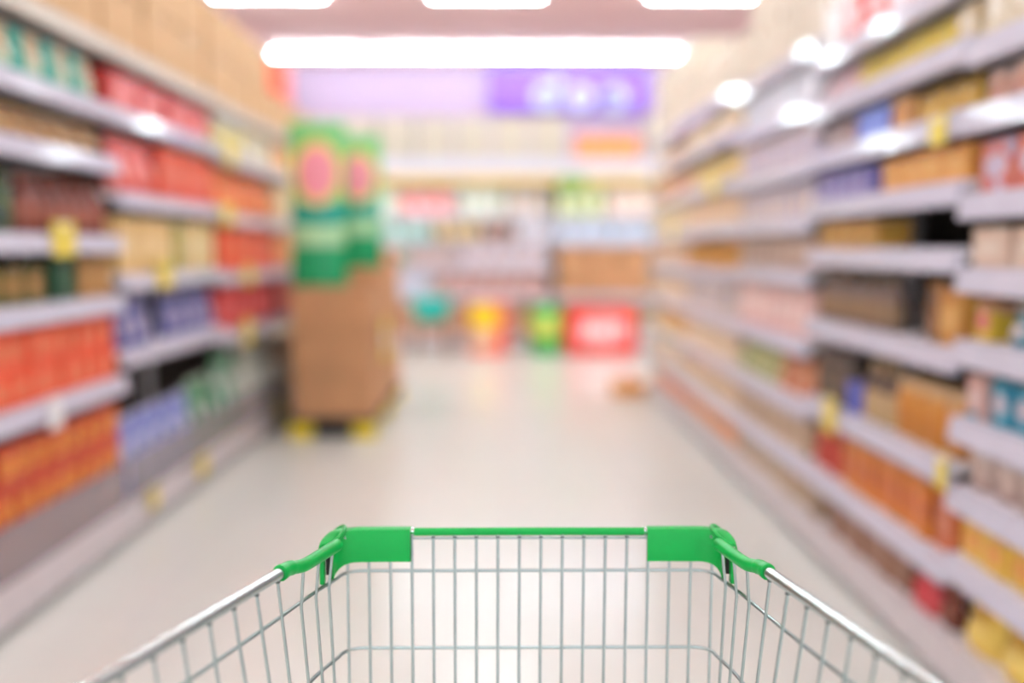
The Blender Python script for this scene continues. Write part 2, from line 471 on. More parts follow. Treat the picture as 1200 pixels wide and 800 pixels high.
row('L', 2, 0, 3.82, 4.74, 'pouch', .175, .12, .35, ((120, 132, 206), (170, 176, 214), (90, 104, 190)), 'tall blue bag', 1, (196, 196, 220), 'bag')
row('L', 2, 0, 4.76, 5.09, 'pouch', .155, .12, .39, ((80, 140, 100), (140, 180, 150)), 'tall green bag', 1, (190, 200, 190), 'bag')
row('L', 3, 0, 5.15, 5.6, 'pouch', .15, .12, .44, ((70, 150, 110), (190, 200, 190), (110, 170, 130)), 'white and green bag', 1, (200, 206, 198), 'bag')
row('L', 3, 0, 5.62, 6.42, 'pouch', .16, .12, .44, ((198, 200, 188), (170, 180, 160)), 'pale grey bag', 1, (214, 214, 206), 'bag')
row('L', 3, 1, 5.15, 6.42, 'box', .2, .14, .24, ((206, 58, 62), (220, 90, 90)), 'crimson box', 1, (220, 110, 110))
row('L', 3, 2, 5.15, 6.42, 'box', .21, .14, .26, ((238, 92, 56), (232, 80, 50)), 'vermilion box', 1, (240, 120, 80))
row('L', 3, 3, 5.15, 6.42, 'pouch', .155, .1, .25, ((236, 104, 60), (238, 140, 70), (226, 80, 60)), 'orange-red snack pouch', 1, (238, 150, 90))
row('L', 3, 4, 5.15, 5.7, 'box', .17, .14, .21, ((222, 220, 216), (228, 206, 110)), 'white box', 1, (236, 216, 90))
row('L', 3, 4, 5.72, 6.42, 'box', .165, .14, .2, ((226, 210, 170), (236, 206, 90)), 'white and yellow box', 1, (224, 224, 226))
for lv, c, ds in ((1, (200, 90, 80), 'dull red box'), (2, (226, 150, 90), 'apricot box'), (3, (228, 196, 150), 'sand coloured box'), (4, (232, 170, 110), 'light orange box')):
    row('L', 4, lv, 6.48, 7.75, 'box', .24, .16, .24 if lv < 4 else .2, (c, tuple(min(255, v+20) for v in c)), ds, 1, tuple(min(255, v+30) for v in c))
row('L', 4, 0, 6.48, 7.75, 'pouch', .2, .13, .42, ((214, 200, 180), (190, 150, 110)), 'sand coloured bag', 1, (224, 214, 196), 'bag')

# ---- bay beside the cart, its end next to the orange boxes
row('L', 0, 0, 1.9, 2.44, 'box', .125, .12, .2, ((186, 60, 40), (206, 90, 50)), 'brick red box', 2, (214, 130, 80))
row('L', 0, 1, 1.9, 2.44, 'box', .125, .12, .26, ((230, 120, 70), (214, 90, 60)), 'tall orange packet', 1, (232, 160, 110))
row('L', 0, 2, 1.9, 2.44, 'jar', .1, .1, .15, ((120, 96, 60), (96, 80, 46)), 'olive glass jar', 1, (150, 120, 80))
row('L', 0, 3, 1.9, 2.44, 'jar', .1, .1, .22, ((70, 90, 60), (96, 110, 70)), 'tall pickle jar', 1, (60, 70, 40))
row('L', 0, 4, 1.9, 2.44, 'pouch', .12, .07, .11, ((130, 84, 50), (104, 66, 44)), 'brown coffee pouch', 1, (206, 170, 120))
row('L', 0, 5, 1.9, 2.44, 'pouch', .11, .06, .17, ((214, 196, 160), (170, 200, 180)), 'cream green pouch', 1, (60, 170, 150))
# ---- opposite side, nearest bay
row('R', 1, 0, 1.9, 2.46, 'pouch', .17, .1, .155, ((232, 186, 70), (240, 206, 100), (210, 160, 60)), 'big yellow bag', 1, (238, 206, 110), 'bag')
row('R', 1, 1, 1.75, 2.46, 'box', .11, .12, .14, ((236, 192, 78), (226, 170, 60), (240, 206, 110)), 'yellow pasta box', 1, (236, 160, 80))
row('R', 1, 2, 1.75, 2.46, 'tub', .11, .11, .135, ((206, 180, 168), (190, 160, 150)), 'greyish pink tub', 1, (216, 196, 186))
row('R', 1, 3, 1.75, 2.34, 'box', .09, .1, .15, ((30, 130, 160), (60, 150, 175), (0, 110, 150)), 'teal blue box', 1, (200, 190, 200))
row('R', 1, 3, 2.36, 2.46, 'box', .09, .1, .13, ((216, 170, 160), (40, 130, 155), (225, 150, 140)), 'pink and teal box', 1, (226, 196, 190))
row('R', 1, 4, 1.75, 2.3, 'pouch', .1, .06, .125, ((20, 130, 150), (40, 120, 150), (200, 190, 195)), 'deep teal pouch', 1, (210, 196, 196))
row('R', 1, 4, 2.31, 2.46, 'box', .075, .1, .125, ((216, 180, 60), (205, 150, 120)), 'mustard box', 1, (216, 120, 130))
row('R', 1, 5, 1.75, 2.46, 'box', .16, .12, .125, ((220, 190, 170), (226, 204, 186)), 'pale beige box', 1, (226, 206, 190))
row('R', 1, 6, 1.75, 2.46, 'box', .155, .12, .155, ((206, 110, 96), (190, 180, 206), (216, 140, 120)), 'red lilac box', 1, (196, 180, 200))
row('R', 1, 7, 2.1, 2.46, 'jar', .09, .09, .1, ((210, 160, 140), (190, 130, 110)), 'pink glass jar', 1, (216, 190, 180))
row('R', 1, 8, 1.9, 2.2, 'box', .14, .12, .19, ((164, 78, 72), (180, 100, 90)), 'maroon box', 1, (190, 110, 100))
row('R', 1, 8, 2.22, 2.46, 'box', .11, .12, .2, ((214, 196, 166), (196, 170, 130)), 'cream tall box', 1, (224, 210, 190))
row('R', 1, 9, 1.9, 2.46, 'carton', .26, .3, .2, M['carton_pale'], 'pale top carton', 1, TC, 'carton', .03, 0)
# ---- second bay
row('R', 2, 0, 2.5, 2.58, 'pouch', .075, .07, .13, ((120, 60, 44), (140, 80, 60)), 'brown pouch', 1, (150, 90, 70))
row('R', 2, 0, 2.6, 2.74, 'bottle', .065, .065, .145, ((204, 50, 60), (216, 90, 96)), 'red bottle', 1, (214, 80, 84))
row('R', 2, 0, 2.78, 3.46, 'box', .1, .12, .135, ((150, 104, 80), (126, 84, 66), (170, 130, 104)), 'brown tea box', 1, (166, 120, 96))
row('R', 2, 0, 3.58, 3.69, 'box', .1, .12, .12, ((180, 150, 120), (150, 120, 96)), 'greyish brown box', 1, (190, 160, 140))
row('R', 2, 1, 2.5, 2.62, 'box', .11, .12, .19, ((190, 96, 60), (210, 110, 60)), 'rust box', 1, (200, 120, 90))
row('R', 2, 1, 2.64, 3.36, 'box', .085, .12, .195, ((214, 124, 40), (190, 104, 50), (226, 140, 40)), 'orange cereal box', 1, (206, 110, 60))
row('R', 2, 1, 3.38, 3.69, 'pouch', .1, .06, .18, ((196, 70, 56), (216, 90, 70)), 'tomato red pouch', 1, (206, 84, 70))
row('R', 2, 2, 2.5, 2.93, 'jar', .1, .1, .2, ((206, 140, 60), (226, 186, 150), (196, 126, 50)), 'amber jar', 1, (214, 176, 130))
row('R', 2, 2, 2.95, 3.2, 'bottle', .075, .075, .23, ((150, 120, 90), (90, 70, 60), (200, 170, 120)), 'clear brown bottle', 1, (190, 160, 120))
row('R', 2, 2, 3.22, 3.32, 'box', .09, .09, .12, ((84, 96, 196), (100, 110, 200)), 'bright blue box', 1, (110, 120, 206))
row('R', 2, 2, 3.35, 3.69, 'jar', .1, .1, .21, ((96, 80, 64), (120, 100, 84)), 'dark coffee jar', 1, (110, 92, 84))
row('R', 2, 3, 2.5, 2.64, 'box', .13, .12, .17, ((206, 150, 76), (190, 130, 60)), 'golden box', 1, (214, 166, 100))
row('R', 2, 3, 2.66, 2.78, 'jar', .095, .095, .19, ((130, 90, 60), (150, 110, 80)), 'brown lidded jar', 1, (150, 104, 60))
row('R', 2, 3, 2.98, 3.69, 'bottle', .075, .075, .2, ((124, 100, 88), (150, 120, 120), (104, 80, 64)), 'dusky brown bottle', 1, (150, 120, 90))
row('R', 2, 4, 3.12, 3.69, 'box', .13, .12, .115, ((200, 152, 66), (180, 130, 60)), 'mustard brown box', 1, (206, 164, 90))
row('R', 2, 5, 2.5, 3.08, 'box', .14, .12, .135, ((224, 156, 76), (230, 170, 90), (214, 140, 70)), 'light orange packet', 1, (230, 176, 100))
row('R', 2, 5, 3.1, 3.18, 'box', .07, .12, .14, ((66, 66, 150), (80, 80, 160)), 'navy box', 1, (90, 90, 170))
row('R', 2, 5, 3.2, 3.69, 'box', .11, .12, .12, ((150, 136, 190), (110, 104, 180)), 'lilac blue box', 1, (170, 160, 200))
row('R', 2, 6, 2.5, 2.86, 'bottle', .075, .075, .135, ((214, 190, 150), (200, 160, 80)), 'cream bottle', 1, (206, 160, 60))
row('R', 2, 6, 2.88, 3.02, 'box', .065, .1, .12, ((206, 150, 80), (214, 176, 120)), 'small tan box', 1, (196, 130, 60))
row('R', 2, 6, 3.05, 3.34, 'box', .28, .12, .125, ((112, 136, 226), (126, 148, 230)), 'wide blue box', 1, (126, 146, 230))
row('R', 2, 6, 3.4, 3.69, 'pouch', .13, .07, .11, ((180, 150, 140), (160, 130, 130)), 'mauve pouch', 1, (200, 180, 180))
row('R', 2, 7, 2.5, 2.62, 'box', .11, .1, .12, ((214, 190, 150), (206, 176, 130)), 'beige small box', 1, (220, 204, 180))
row('R', 2, 7, 2.64, 3.34, 'pouch', .11, .06, .11, ((222, 190, 50), (206, 180, 40), (226, 176, 60)), 'yellow sachet', 1, (226, 206, 110))
row('R', 2, 7, 3.36, 3.69, 'pouch', .1, .06, .11, ((226, 130, 130), (230, 190, 196)), 'rose sachet', 1, (232, 214, 220))
row('R', 2, 8, 2.5, 3.1, 'box', .14, .14, .17, ((232, 206, 214), (230, 130, 130), (236, 220, 226)), 'white and pink packet', 1, (236, 226, 232))
row('R', 2, 8, 3.12, 3.45, 'box', .15, .14, .17, ((224, 76, 70), (230, 110, 100)), 'scarlet packet', 1, (236, 206, 210))
row('R', 2, 8, 3.5, 3.69, 'carton', .17, .2, .2, M['white'], 'white carton', 1, TC)
# ---- third bay and on
W1, W2 = (226, 222, 228), (206, 206, 220)
third = [(0, .135, (206, 180, 150), (180, 150, 120), 'light brown box', 'box', .13), (1, .15, (214, 186, 160), (190, 160, 130), 'beige biscuit box', 'box', .14),
         (3, .2, (234, 186, 180), (236, 206, 200), 'pale pink box', 'box', .15), (4, .14, (176, 144, 124), (190, 166, 150), 'grey brown box', 'box', .13),
         (5, .15, (196, 186, 206), (220, 200, 190), 'lavender box', 'box', .14), (6, .15, (214, 196, 196), (200, 186, 206), 'pale rose box', 'box', .14),
         (7, .16, W1, W2, 'whitish box', 'box', .14)]
for lv, h, c, c2, ds, kd, w in third: row('R', 3, lv, 3.74, 4.89, kd, w, .14, h, (c, c2), ds, 1, tuple(min(255, v+10) for v in c2))
row('R', 3, 2, 3.74, 4.2, 'pouch', .12, .08, .17, ((206, 120, 84), (216, 150, 110)), 'terracotta pouch', 1, (220, 160, 130))
row('R', 3, 2, 4.22, 4.89, 'pouch', .12, .08, .17, ((164, 176, 110), (190, 190, 130), (206, 190, 150)), 'sage green pouch', 1, (196, 196, 150))
row('R', 3, 8, 3.74, 4.89, 'carton', .36, .36, .25, M['carton_pale'], 'pale wide storage carton', 3, TC, 'carton', .03, 0)
fourth = [(0, .14, (240, 158, 84), (236, 190, 140), 'orange tub', 'tub', .13), (1, .15, (232, 206, 176), (226, 190, 150), 'cream snack box', 'box', .2), (2, .17, (236, 214, 186), (230, 200, 170), 'ivory box', 'box', .22),
          (3, .18, (226, 206, 190), (190, 180, 196), 'ivory and lilac box', 'box', .2), (4, .17, (206, 150, 70), (190, 130, 60), 'caramel jar', 'jar', .12), (5, .18, (230, 206, 186), (232, 190, 140), 'pale peach box', 'box', .2),
          (6, .18, (234, 196, 80), (230, 206, 150), 'warm yellow pouch', 'pouch', .17), (7, .16, (226, 206, 186), (232, 206, 160), 'ecru box', 'box', .2)]
for lv, h, c, c2, ds, kd, w in fourth: row('R', 4, lv, 4.95, 6.32, kd, w, .13, h, (c, c2), ds, 1, tuple(min(255, v+10) for v in c2))
row('R', 4, 8, 4.95, 6.32, 'carton', .42, .36, .27, M['carton_pale'], 'cream storage carton', 1, TC, 'carton', .03, 0)
fifth = [(0, .14, (238, 140, 90), (236, 170, 120), 'coral tub', 'tub', .14), (1, .15, (236, 210, 190), (232, 200, 170), 'blush box', 'box', .22), (2, .17, (238, 170, 60), (236, 206, 160), 'honey pouch', 'pouch', .18),
         (3, .18, (236, 216, 196), (230, 200, 170), 'vanilla box', 'box', .22), (4, .17, (232, 206, 180), (220, 170, 120), 'buff snack box', 'box', .22), (5, .18, (234, 210, 150), (236, 216, 196), 'straw box', 'box', .22),
         (6, .18, (232, 190, 130), (216, 130, 120), 'sandy pouch', 'pouch', .18), (7, .16, (224, 160, 90), (232, 206, 180), 'toffee pouch', 'pouch', .18)]
for lv, h, c, c2, ds, kd, w in fifth: row('R', 5, lv, 6.38, 7.77, kd, w, .13, h, (c, c2), ds, 1, tuple(min(255, v+10) for v in c2))
row('R', 5, 8, 6.38, 7.77, 'carton', .44, .36, .27, M['carton_pale'], 'long cream carton', 2, TC, 'carton', .03, 0)

# ------------------------------------------------------------------ price cards clipped to the rails
def card(side, y, z, w, h, m, label):
    x = XL if side == 'L' else XR
    s = 1 if side == 'L' else -1
    o = bpy.data.objects.new('shelf_price_card', None); COL.objects.link(o)
    o.location = (x+s*.0165, y, z); o.rotation_euler = (0, 0, PI/2 if side == 'L' else -PI/2)
    obj('card_sheet', bx(new(), -w/2, w/2, -.003, -.0005, -h/2, h/2, .001), m, o)
    obj('card_clip', bx(new(), -.02, .02, -.006, -.003, h/2-.02, h/2-.004, .001), M['white'], o)
    tag(o, label, 'price card', 'price cards on the shelf rails')
Y = M['yellow']; WC = M['white']
card('L', 3.27, 1.235, .17, .12, Y, 'large yellow price card under the brown sauce bottles')
card('L', 4.22, 1.09, .17, .13, Y, 'yellow price card under the cream yellow boxes')
card('L', 5.55, .72, .2, .16, Y, 'yellow price card under the crimson boxes')
card('L', 5.6, 1.05, .2, .12, Y, 'yellow price card under the vermilion boxes')
card('L', 5.2, 1.39, .2, .12, Y, 'yellow price card under the orange-red snack pouches')
card('L', 4.66, .12, .14, .11, Y, 'yellow price card on the base rail under the tall blue bags')
card('L', 4.0, .13, .1, .1, Y, 'pale yellow price card on the base rail near the orange boxes')
card('L', 6.3, .12, .2, .15, Y, 'yellow price card on the base rail beside the pallet')
card('L', 3.15, .645, .09, .1, WC, 'white price card above the orange yellow-spotted boxes')
card('L', 5.3, 1.72, .18, .12, Y, 'yellow price card under the white boxes')
card('R', 3.37, .6, .13, .13, Y, 'yellow price card above the tomato red pouches')
card('R', 2.6, 1.525, .1, .085, Y, 'yellow price card under the cream bottles')
card('R', 2.49, .6, .06, .1, Y, 'yellow price card where the amber jars meet the greyish pink tubs')
card('R', 5.4, 1.56, .22, .13, Y, 'yellow price card under the warm yellow pouches')
card('R', 6.7, 1.33, .25, .13, Y, 'yellow price card under the straw boxes')

# ------------------------------------------------------------------ pallet with brown cartons and green pouches
pl = thing('pallet', 'yellow and black plastic pallet under the stack of brown cartons', 'pallet', (-1.1, 5.88, 0))
obj('deck', bx(new(), -.27, .27, 0, 1.7, .10, .13, .006), M['black'], pl)
for x in (-.2, .2):
    for y in (.09, .85, 1.61): obj('block', bx(new(), x-.07, x+.07, y-.08, y+.08, 0, .10, .006), M['pal_yellow'], pl)
obj('centre_runner', bx(new(), -.12, .12, .03, 1.67, .012, .099, .006), M['black'], pl)
proto = None
lvw = ('bottom', 'second', 'third')
for t in range(3):
    for i in range(4):
        o = make_good('carton', .5, .405, .276, 'carton', M['carton_dark'], TC) if proto is None else dup(proto)
        proto = proto or o
        o.location = (-1.1+random.uniform(-.012, .012), 5.9+.2025+.42*i, .131+t*.2785)
        tag(o, 'brown carton on the pallet, %s layer, %s counting from the near end' % (lvw[t], ordw[i]), 'carton', 'brown cartons stacked on the pallet')
def big_pouch(label, x, y, z, w, h):
    t = thing('display_pouch', label, 'pouch', (x, y, z), 0.05, 'big green pouches on the carton stack')
    G1, G2 = mat('pouch_green', (0, 158, 98), .3), mat('pouch_lime', (122, 196, 116), .3)
    d = .12
    body = obj('pouch_body', pillow(new(), w, d, h, 12, 16), G1, t, True)
    def belt(name, v0, v1, m, u0=.02, u1=.98, n=10, shape=None):
        bm = new(); g = []
        for j in range(n+1):
            rowv = []
            for i in range(n+1):
                u, v = u0+(u1-u0)*i/n, v0+(v1-v0)*j/n
                if shape == 'disc':
                    a, b = 2*i/n-1, 2*j/n-1
                    a, b = a*math.sqrt(1-b*b/2), b*math.sqrt(1-a*a/2)
                    u, v = (u0+u1)/2+a*(u1-u0)/2, (v0+v1)/2+b*(v1-v0)/2
                tt = max(0., math.sin(PI*u))**.55 * (1-v**2.6)**.7 * (.62+.38*math.sin(PI*min(1, v*1.6)))
                k = {'disc': .006}.get(shape, .003) + (.003 if name == 'emblem' else 0)
                rowv.append(bm.verts.new(((u-.5)*w*(1-.05*math.sin(PI*v)), -(.006*(1-.7*v)+tt*d/2*.92)-k, v*h)))
            g.append(rowv)
        for j in range(n):
            for i in range(n): bm.faces.new((g[j][i], g[j][i+1], g[j+1][i+1], g[j+1][i]))
        r = bmesh.ops.extrude_face_region(bm, geom=bm.faces[:])
        for q in [e for e in r['geom'] if isinstance(e, bmesh.types.BMVert)]: q.co.y += .002
        return obj(name, bm, m, body, True)
    belt('upper_panel', .52, .985, G2)
    belt('teal_panel', .40, .52, mat('pouch_teal', (0, 156, 140), .3))
    belt('pale_band', .25, .38, mat('pouch_pale_green', (176, 220, 170), .3))
    belt('emblem_ring', .5, .92, mat('pouch_gold', (232, 196, 100), .3), .06, .94, shape='disc')
    belt('emblem', .55, .87, mat('pouch_pink', (240, 150, 166), .3), .16, .84, shape='disc')
    obj('top_seal', bx(new(), -w/2*.98, w/2*.98, -.004, .004, h-.001, h+.03), G2, t)
    return t
big_pouch('larger green pouch with pink emblem standing on the near end of the carton stack', -1.185, 6.02, .968, .36, 1.0)
proto = None
for i in range(1, 4):
    o = make_good('carton', .5, .405, .105, 'carton', M['carton_dark'], TC) if proto is None else dup(proto)
    proto = proto or o
    o.location = (-1.1, 5.9+.2025+.42*i, .968)
    tag(o, 'flat brown carton lying on top of the pallet stack, %s counting from the near end' % ordw[i-1], 'carton', 'brown cartons stacked on the pallet')
big_pouch('smaller green pouch with pink emblem behind the larger one on the cartons', -1.02, 6.62, 1.0745, .32, .88)
o = obj('bottle_crate', bx(new(), -.1, .1, -.14, .14, 0, .12, .01), pack((226, 90, 70), (236, 130, 100)))
bm = new(); bx(bm, -.105, .105, -.145, .145, .1, .125, .006); obj('lid', bm, pack((236, 120, 90)), o)
o.location = (-.97, 7.2, 1.0745); tag(o, 'small red tray box on the far end of the carton stack', 'box'); o.name = 'tray_box'
o = obj('hanging_card', bx(new(), -.002, .002, -.14, .14, 0, .3, .001), M['yellow']); o.location = (-.838, 6.55, .42)
tag(o, 'yellow promotion card fixed on the aisle face of the carton stack', 'card')
bm = new(); bx(bm, .0021, .004, -.1, .1, .1, .2); obj('printed_panel', bm, M['white'], o)

# ------------------------------------------------------------------ back shelving across the end of the aisle
YB = 11.4
Blab = ['white back shelving bay hidden behind the pallet', 'white back shelving bay behind the teal basket', 'white back shelving bay at the middle of the end wall',
        'white back shelving bay behind the large red pack', 'white back shelving bay beyond the shelves opposite the pallet']
Blev = (.13, .62, .97, 1.28, 1.57, 2.13)
for k in range(5):
    t = make_bay(Blab[k], 0, YB, -3.0+1.2*k, -1.8+1.2*k, Blev if k != 3 else (.13, .62, 1.28, 1.57, 2.13), .5, axis='y', top=2.2, back='cream_back')
    t['group'] = 'shelving bays at the end of the aisle'
    obj('fascia', bx(new(), .004, 1.196, -.012, -.002, 2.175, 2.28, .002), M['rail'], t)
    obj('header_strip', bx(new(), .004, 1.196, -.012, -.004, 1.99, 2.092, .002), mat('header_gold', (232, 196, 120), .5), t)
def brow(lvl, xa, xb, kind, w, d, h, cols, desc, lid=None, tiers=1, noun=None, z=None, y=None):
    z0 = (Blev[lvl]+.035) if z is None else z
    if lvl < 5 and z is None: h = min(h, (Blev[lvl+1]-.045-z0)/tiers-.003-(.015 if kind == 'pouch' else 0))
    elif kind == 'carton': d = .3
    m1 = pack(*cols) if isinstance(cols, tuple) else cols
    m2 = m1 if lid is None else (pack(lid) if isinstance(lid, tuple) else lid)
    n = max(1, int((xb-xa+.004)/(w+.006))); pitch = (xb-xa)/n; proto = None
    for t in range(tiers):
        for i in range(n):
            o = make_good(kind, w, d, h, noun or kind, m1, m2) if proto is None else dup(proto)
            proto = proto or o
            o.location = (xa+pitch*(i+.5), (YB+.03+d/2) if y is None else y, z0+t*(h+.003))
            tag(o, '%s, %s from pallet end of its%s row, back shelving' % (desc, ordi(i), '' if tiers == 1 else (' lower', ' upper')[t]), CAT[kind], '%ss on the back shelving' % desc)
brow(5, -2.9, .76, 'carton', .42, .36, .3, M['carton_back'], 'pale storage carton', TC, 2)
brow(5, .84, 1.62, 'box', .185, .2, .4, ((216, 132, 56), (220, 140, 70)), 'tall orange box', (222, 150, 84))
brow(5, 1.7, 2.95, 'carton', .4, .36, .3, M['carton_back'], 'ivory storage carton', TC, 2)
brow(4, -1.78, -1.3, 'box', .2, .16, .3, ((200, 220, 190), (226, 220, 200)), 'pale mint box', (230, 230, 220))
brow(4, -1.28, -.62, 'box', .2, .16, .28, ((238, 190, 196), (236, 90, 70), (240, 206, 206)), 'pink and red box', (240, 110, 90))
brow(4, -.58, -.02, 'pouch', .17, .12, .3, ((214, 222, 206), (238, 196, 150), (190, 220, 206)), 'mixed pastel pouch', (230, 226, 216))
brow(4, .02, .48, 'bottle', .15, .15, .36, ((236, 230, 232), (232, 226, 226)), 'large white bottle', (240, 214, 200))
brow(4, .62, 1.2, 'pouch', .18, .12, .34, ((206, 216, 150), (226, 220, 160), (120, 150, 70)), 'lime green pouch', (214, 226, 190))
brow(4, 1.24, 1.78, 'box', .17, .14, .3, ((232, 206, 190), (226, 180, 160)), 'powder pink box', (236, 216, 206))
brow(3, -1.78, -.9, 'pouch', .16, .12, .2, ((160, 216, 200), (190, 226, 210)), 'aqua pouch', (206, 230, 220))
brow(3, -.86, -.3, 'tub', .17, .16, .2, ((230, 190, 90), (236, 206, 150)), 'golden tub', (236, 216, 170))
brow(3, -.26, .1, 'jar', .15, .15, .2, ((150, 100, 70), (180, 130, 100)), 'chestnut jar', (170, 120, 90))
brow(3, .14, .56, 'box', .18, .14, .21, ((216, 206, 214), (206, 200, 214)), 'grey lilac box', (226, 220, 226))
brow(3, .6, 1.76, 'box', .2, .16, .2, ((190, 206, 230), (214, 216, 226)), 'light blue box', (206, 216, 236))
brow(2, -1.78, -1.2, 'box', .18, .14, .22, ((226, 206, 190), (60, 130, 80)), 'dark green and white box', (70, 130, 70))
brow(2, -1.16, -.6, 'bottle', .13, .13, .24, ((226, 206, 206), (214, 170, 150)), 'rosy bottle', (226, 190, 180))
brow(2, -.56, .5, 'box', .2, .14, .22, ((214, 190, 190), (190, 150, 140), (220, 206, 214)), 'dusty pink box', (206, 200, 216))
brow(1, -1.78, -.9, 'box', .2, .14, .25, ((206, 206, 226), (226, 206, 206)), 'pale violet box', (214, 214, 230))
brow(1, -.86, .5, 'box', .2, .14, .25, ((210, 170, 160), (186, 140, 130), (220, 200, 214)), 'faded rose box', (206, 150, 140))
brow(1, .64, 1.76, 'carton', .36, .34, .285, M['carton_dark'], 'square brown carton', TC, 2, z=.656)
brow(0, -1.78, .5, 'pouch', .24, .14, .36, ((196, 150, 120), (214, 120, 100), (180, 130, 100)), 'reddish brown bag', (206, 160, 130), noun='bag')
o = obj('aisle_sign', bx(new(), -.17, .17, -.008, .008, 0, .17, .004), mat('sign_leaf_green', (112, 150, 60), .5)); o.location = (.8, YB-.025, 1.9)
tag(o, 'small leaf-green sign under the ledge of the back shelving', 'sign')
bm = new(); bx(bm, -.12, .12, -.011, -.0085, .05, .1); obj('printed_panel', bm, pack((150, 180, 100)), o)

# ------------------------------------------------------------------ goods standing on the floor before the back shelving
rp = thing('gift_pack', 'large red pack with white lettering on a pale oval, on the floor', 'pack', (1.1, 10.8, 0))
RM = mat('gift_red', (232, 54, 44), .35)
obj('wrapper', bx(new(), -.4, .4, -.2, .2, 0, .54, .05, 4), RM, rp, True)
bm = new(); prism(bm, [(.31*math.cos(a), .28+.19*math.sin(a)) for a in [2*PI*k/32 for k in range(32)]], -.206, -.19, 'y'); ov = obj('oval_panel', bm, mat('gift_pink', (246, 150, 150), .4), rp)
WH = mat('gift_white', (248, 236, 238), .4)
bm = new(); bx(bm, -.2, -.15, -.212, -.205, .19, .38); bx(bm, -.07, -.02, -.212, -.205, .19, .38); prism(bm, [(-.2, .38), (-.15, .38), (-.02, .19), (-.07, .19)], -.2135, -.205, 'y'); obj('letter', bm, WH, rp)
bm = new(); bx(bm, .02, .065, -.212, -.205, .19, .38); bx(bm, .02, .12, -.213, -.205, .34, .38); bx(bm, .02, .12, -.213, -.205, .19, .23); bx(bm, .02, .1, -.213, -.205, .265, .3); obj('letter', bm, WH, rp)
bm = new(); bx(bm, .14, .25, -.212, -.205, .34, .38); bx(bm, .175, .22, -.213, -.205, .19, .38); obj('letter', bm, WH, rp)
gp = obj('barrel_pack', lathe(new(), [(0, 0), (.15, 0), (.19, .06), (.2, .27), (.19, .48), (.15, .55), (0, .55)], 28), mat('pack_green', (58, 176, 80), .35), None, True)
gp.location = (.48, 10.82, 0); tag(gp, 'rounded green pack on the floor touching the large red pack', 'pack')
bm = new(); lathe(bm, [(.203, .2), (.206, .21), (.206, .42), (.201, .43)], 28); obj('label', bm, mat('pack_lime', (196, 206, 90), .35), gp, True)
yb = thing('display_box', 'upright display box, yellow above and red at one side, on the floor', 'box', (-.2, 10.8, 0))
obj('carcass', bx(new(), -.22, .22, -.18, .18, 0, .6, .015), mat('box_red', (232, 92, 70), .4), yb)
bm = new(); prism(bm, [(-.2, .3), (.1, .3), (.14, .45), (.08, .58), (-.2, .58)], -.186, -.179, 'y'); obj('yellow_panel', bm, mat('box_yellow', (246, 206, 30), .4), yb)
bm = new(); prism(bm, [(-.2, .06), (.06, .06), (.09, .28), (-.2, .28)], -.186, -.179, 'y'); obj('cream_panel', bm, mat('box_cream', (230, 190, 160), .4), yb)
# teal basket on a brown stool
st = thing('wooden_stool', 'dark brown wooden stool carrying the teal basket', 'stool', (-.83, 10.55, 0))
WD = mat('stool_wood', (150, 104, 70), .6, vary=.15, scale=9)
obj('seat', bx(new(), -.2, .2, -.17, .17, .36, .4, .01), WD, st)
for sx in (-1, 1):
    for sy in (-1, 1):
        bm = new(); tube(bm, [(sx*.19, sy*.15, 0), (sx*.15, sy*.12, .362)], .02, 8); obj('leg', bm, WD, st, True)
    bm = new(); tube(bm, [(sx*.175, -.135, .13), (sx*.175, .135, .13)], .012, 8); obj('stretcher', bm, WD, st, True)
tb = thing('shopping_basket', 'teal plastic shopping basket standing on the wooden stool', 'basket', (-.83, 10.55, .402))
TM = mat('basket_teal', (0, 180, 168), .4)
bm = new()
def loop(z, a, b, r=.04):
    return [(sx*(a-r)+r*math.cos(t), sy*(b-r)+r*math.sin(t), z) for sx, sy, t0 in ((1, 1, 0), (-1, 1, PI/2), (-1, -1, PI), (1, -1, 3*PI/2)) for t in [t0+PI/2*k/4 for k in range(5)]]
rings = [[bm.verts.new(p) for p in loop(z, a, b)] for z, a, b in ((0, .17, .12), (.24, .22, .16), (.24, .21, .15), (.012, .16, .11))]
for A, B in zip(rings, rings[1:]):
    for i in range(len(A)): bm.faces.new((A[i], A[(i+1) % 20], B[(i+1) % 20], B[i]))
bm.faces.new(rings[0]); bm.faces.new(rings[-1])
obj('tub', bm, TM, tb, True)
bm = new(); tube(bm, loop(.243, .222, .162), .01, 8, True); obj('rim', bm, TM, tb, True)
for s in (-1, 1):
    bm = new(); tube(bm, smoothpath([(-.2, s*.03, .25), (-.17, s*.03, .3), (-.08, s*.03, .335), (.08, s*.03, .335), (.17, s*.03, .3), (.2, s*.03, .25)]), .008, 8); obj('handle', bm, TM, tb, True)
o = make_good('carton', .26, .24, .11, 'carton', pack((224, 150, 60), (232, 170, 84)), TC); o.location = (1.02, 7.72, 0.0005)
tag(o, 'small orange carton alone on the floor at the end of the aisle', 'carton')
o = make_good('carton', .3, .3, .3, 'carton', pack((226, 84, 60), (236, 120, 90)), TC); o.location = (-1.75, 7.1, 2.262)
tag(o, 'red carton on top of the tan cartons behind the green pouches', 'carton')

# ------------------------------------------------------------------ shopping cart
ZB = .87
def C(u, v, z): return Vector((u+.027+.06*(v-1.06), v, z))
def hw(v, drop=0.):
    base = .2175+.275*(1.06-v) if v > .62 else .3385+.02*(.62-v)
    return base-max(.02, min(.13, .025+.6*(1.06-v)))*drop
cart = thing('shopping_cart', 'empty wire shopping cart with green plastic corners and rim bar', 'shopping cart')
VR = .18           # rear of the basket
DR = (.046, .136, .226, .316, .41)
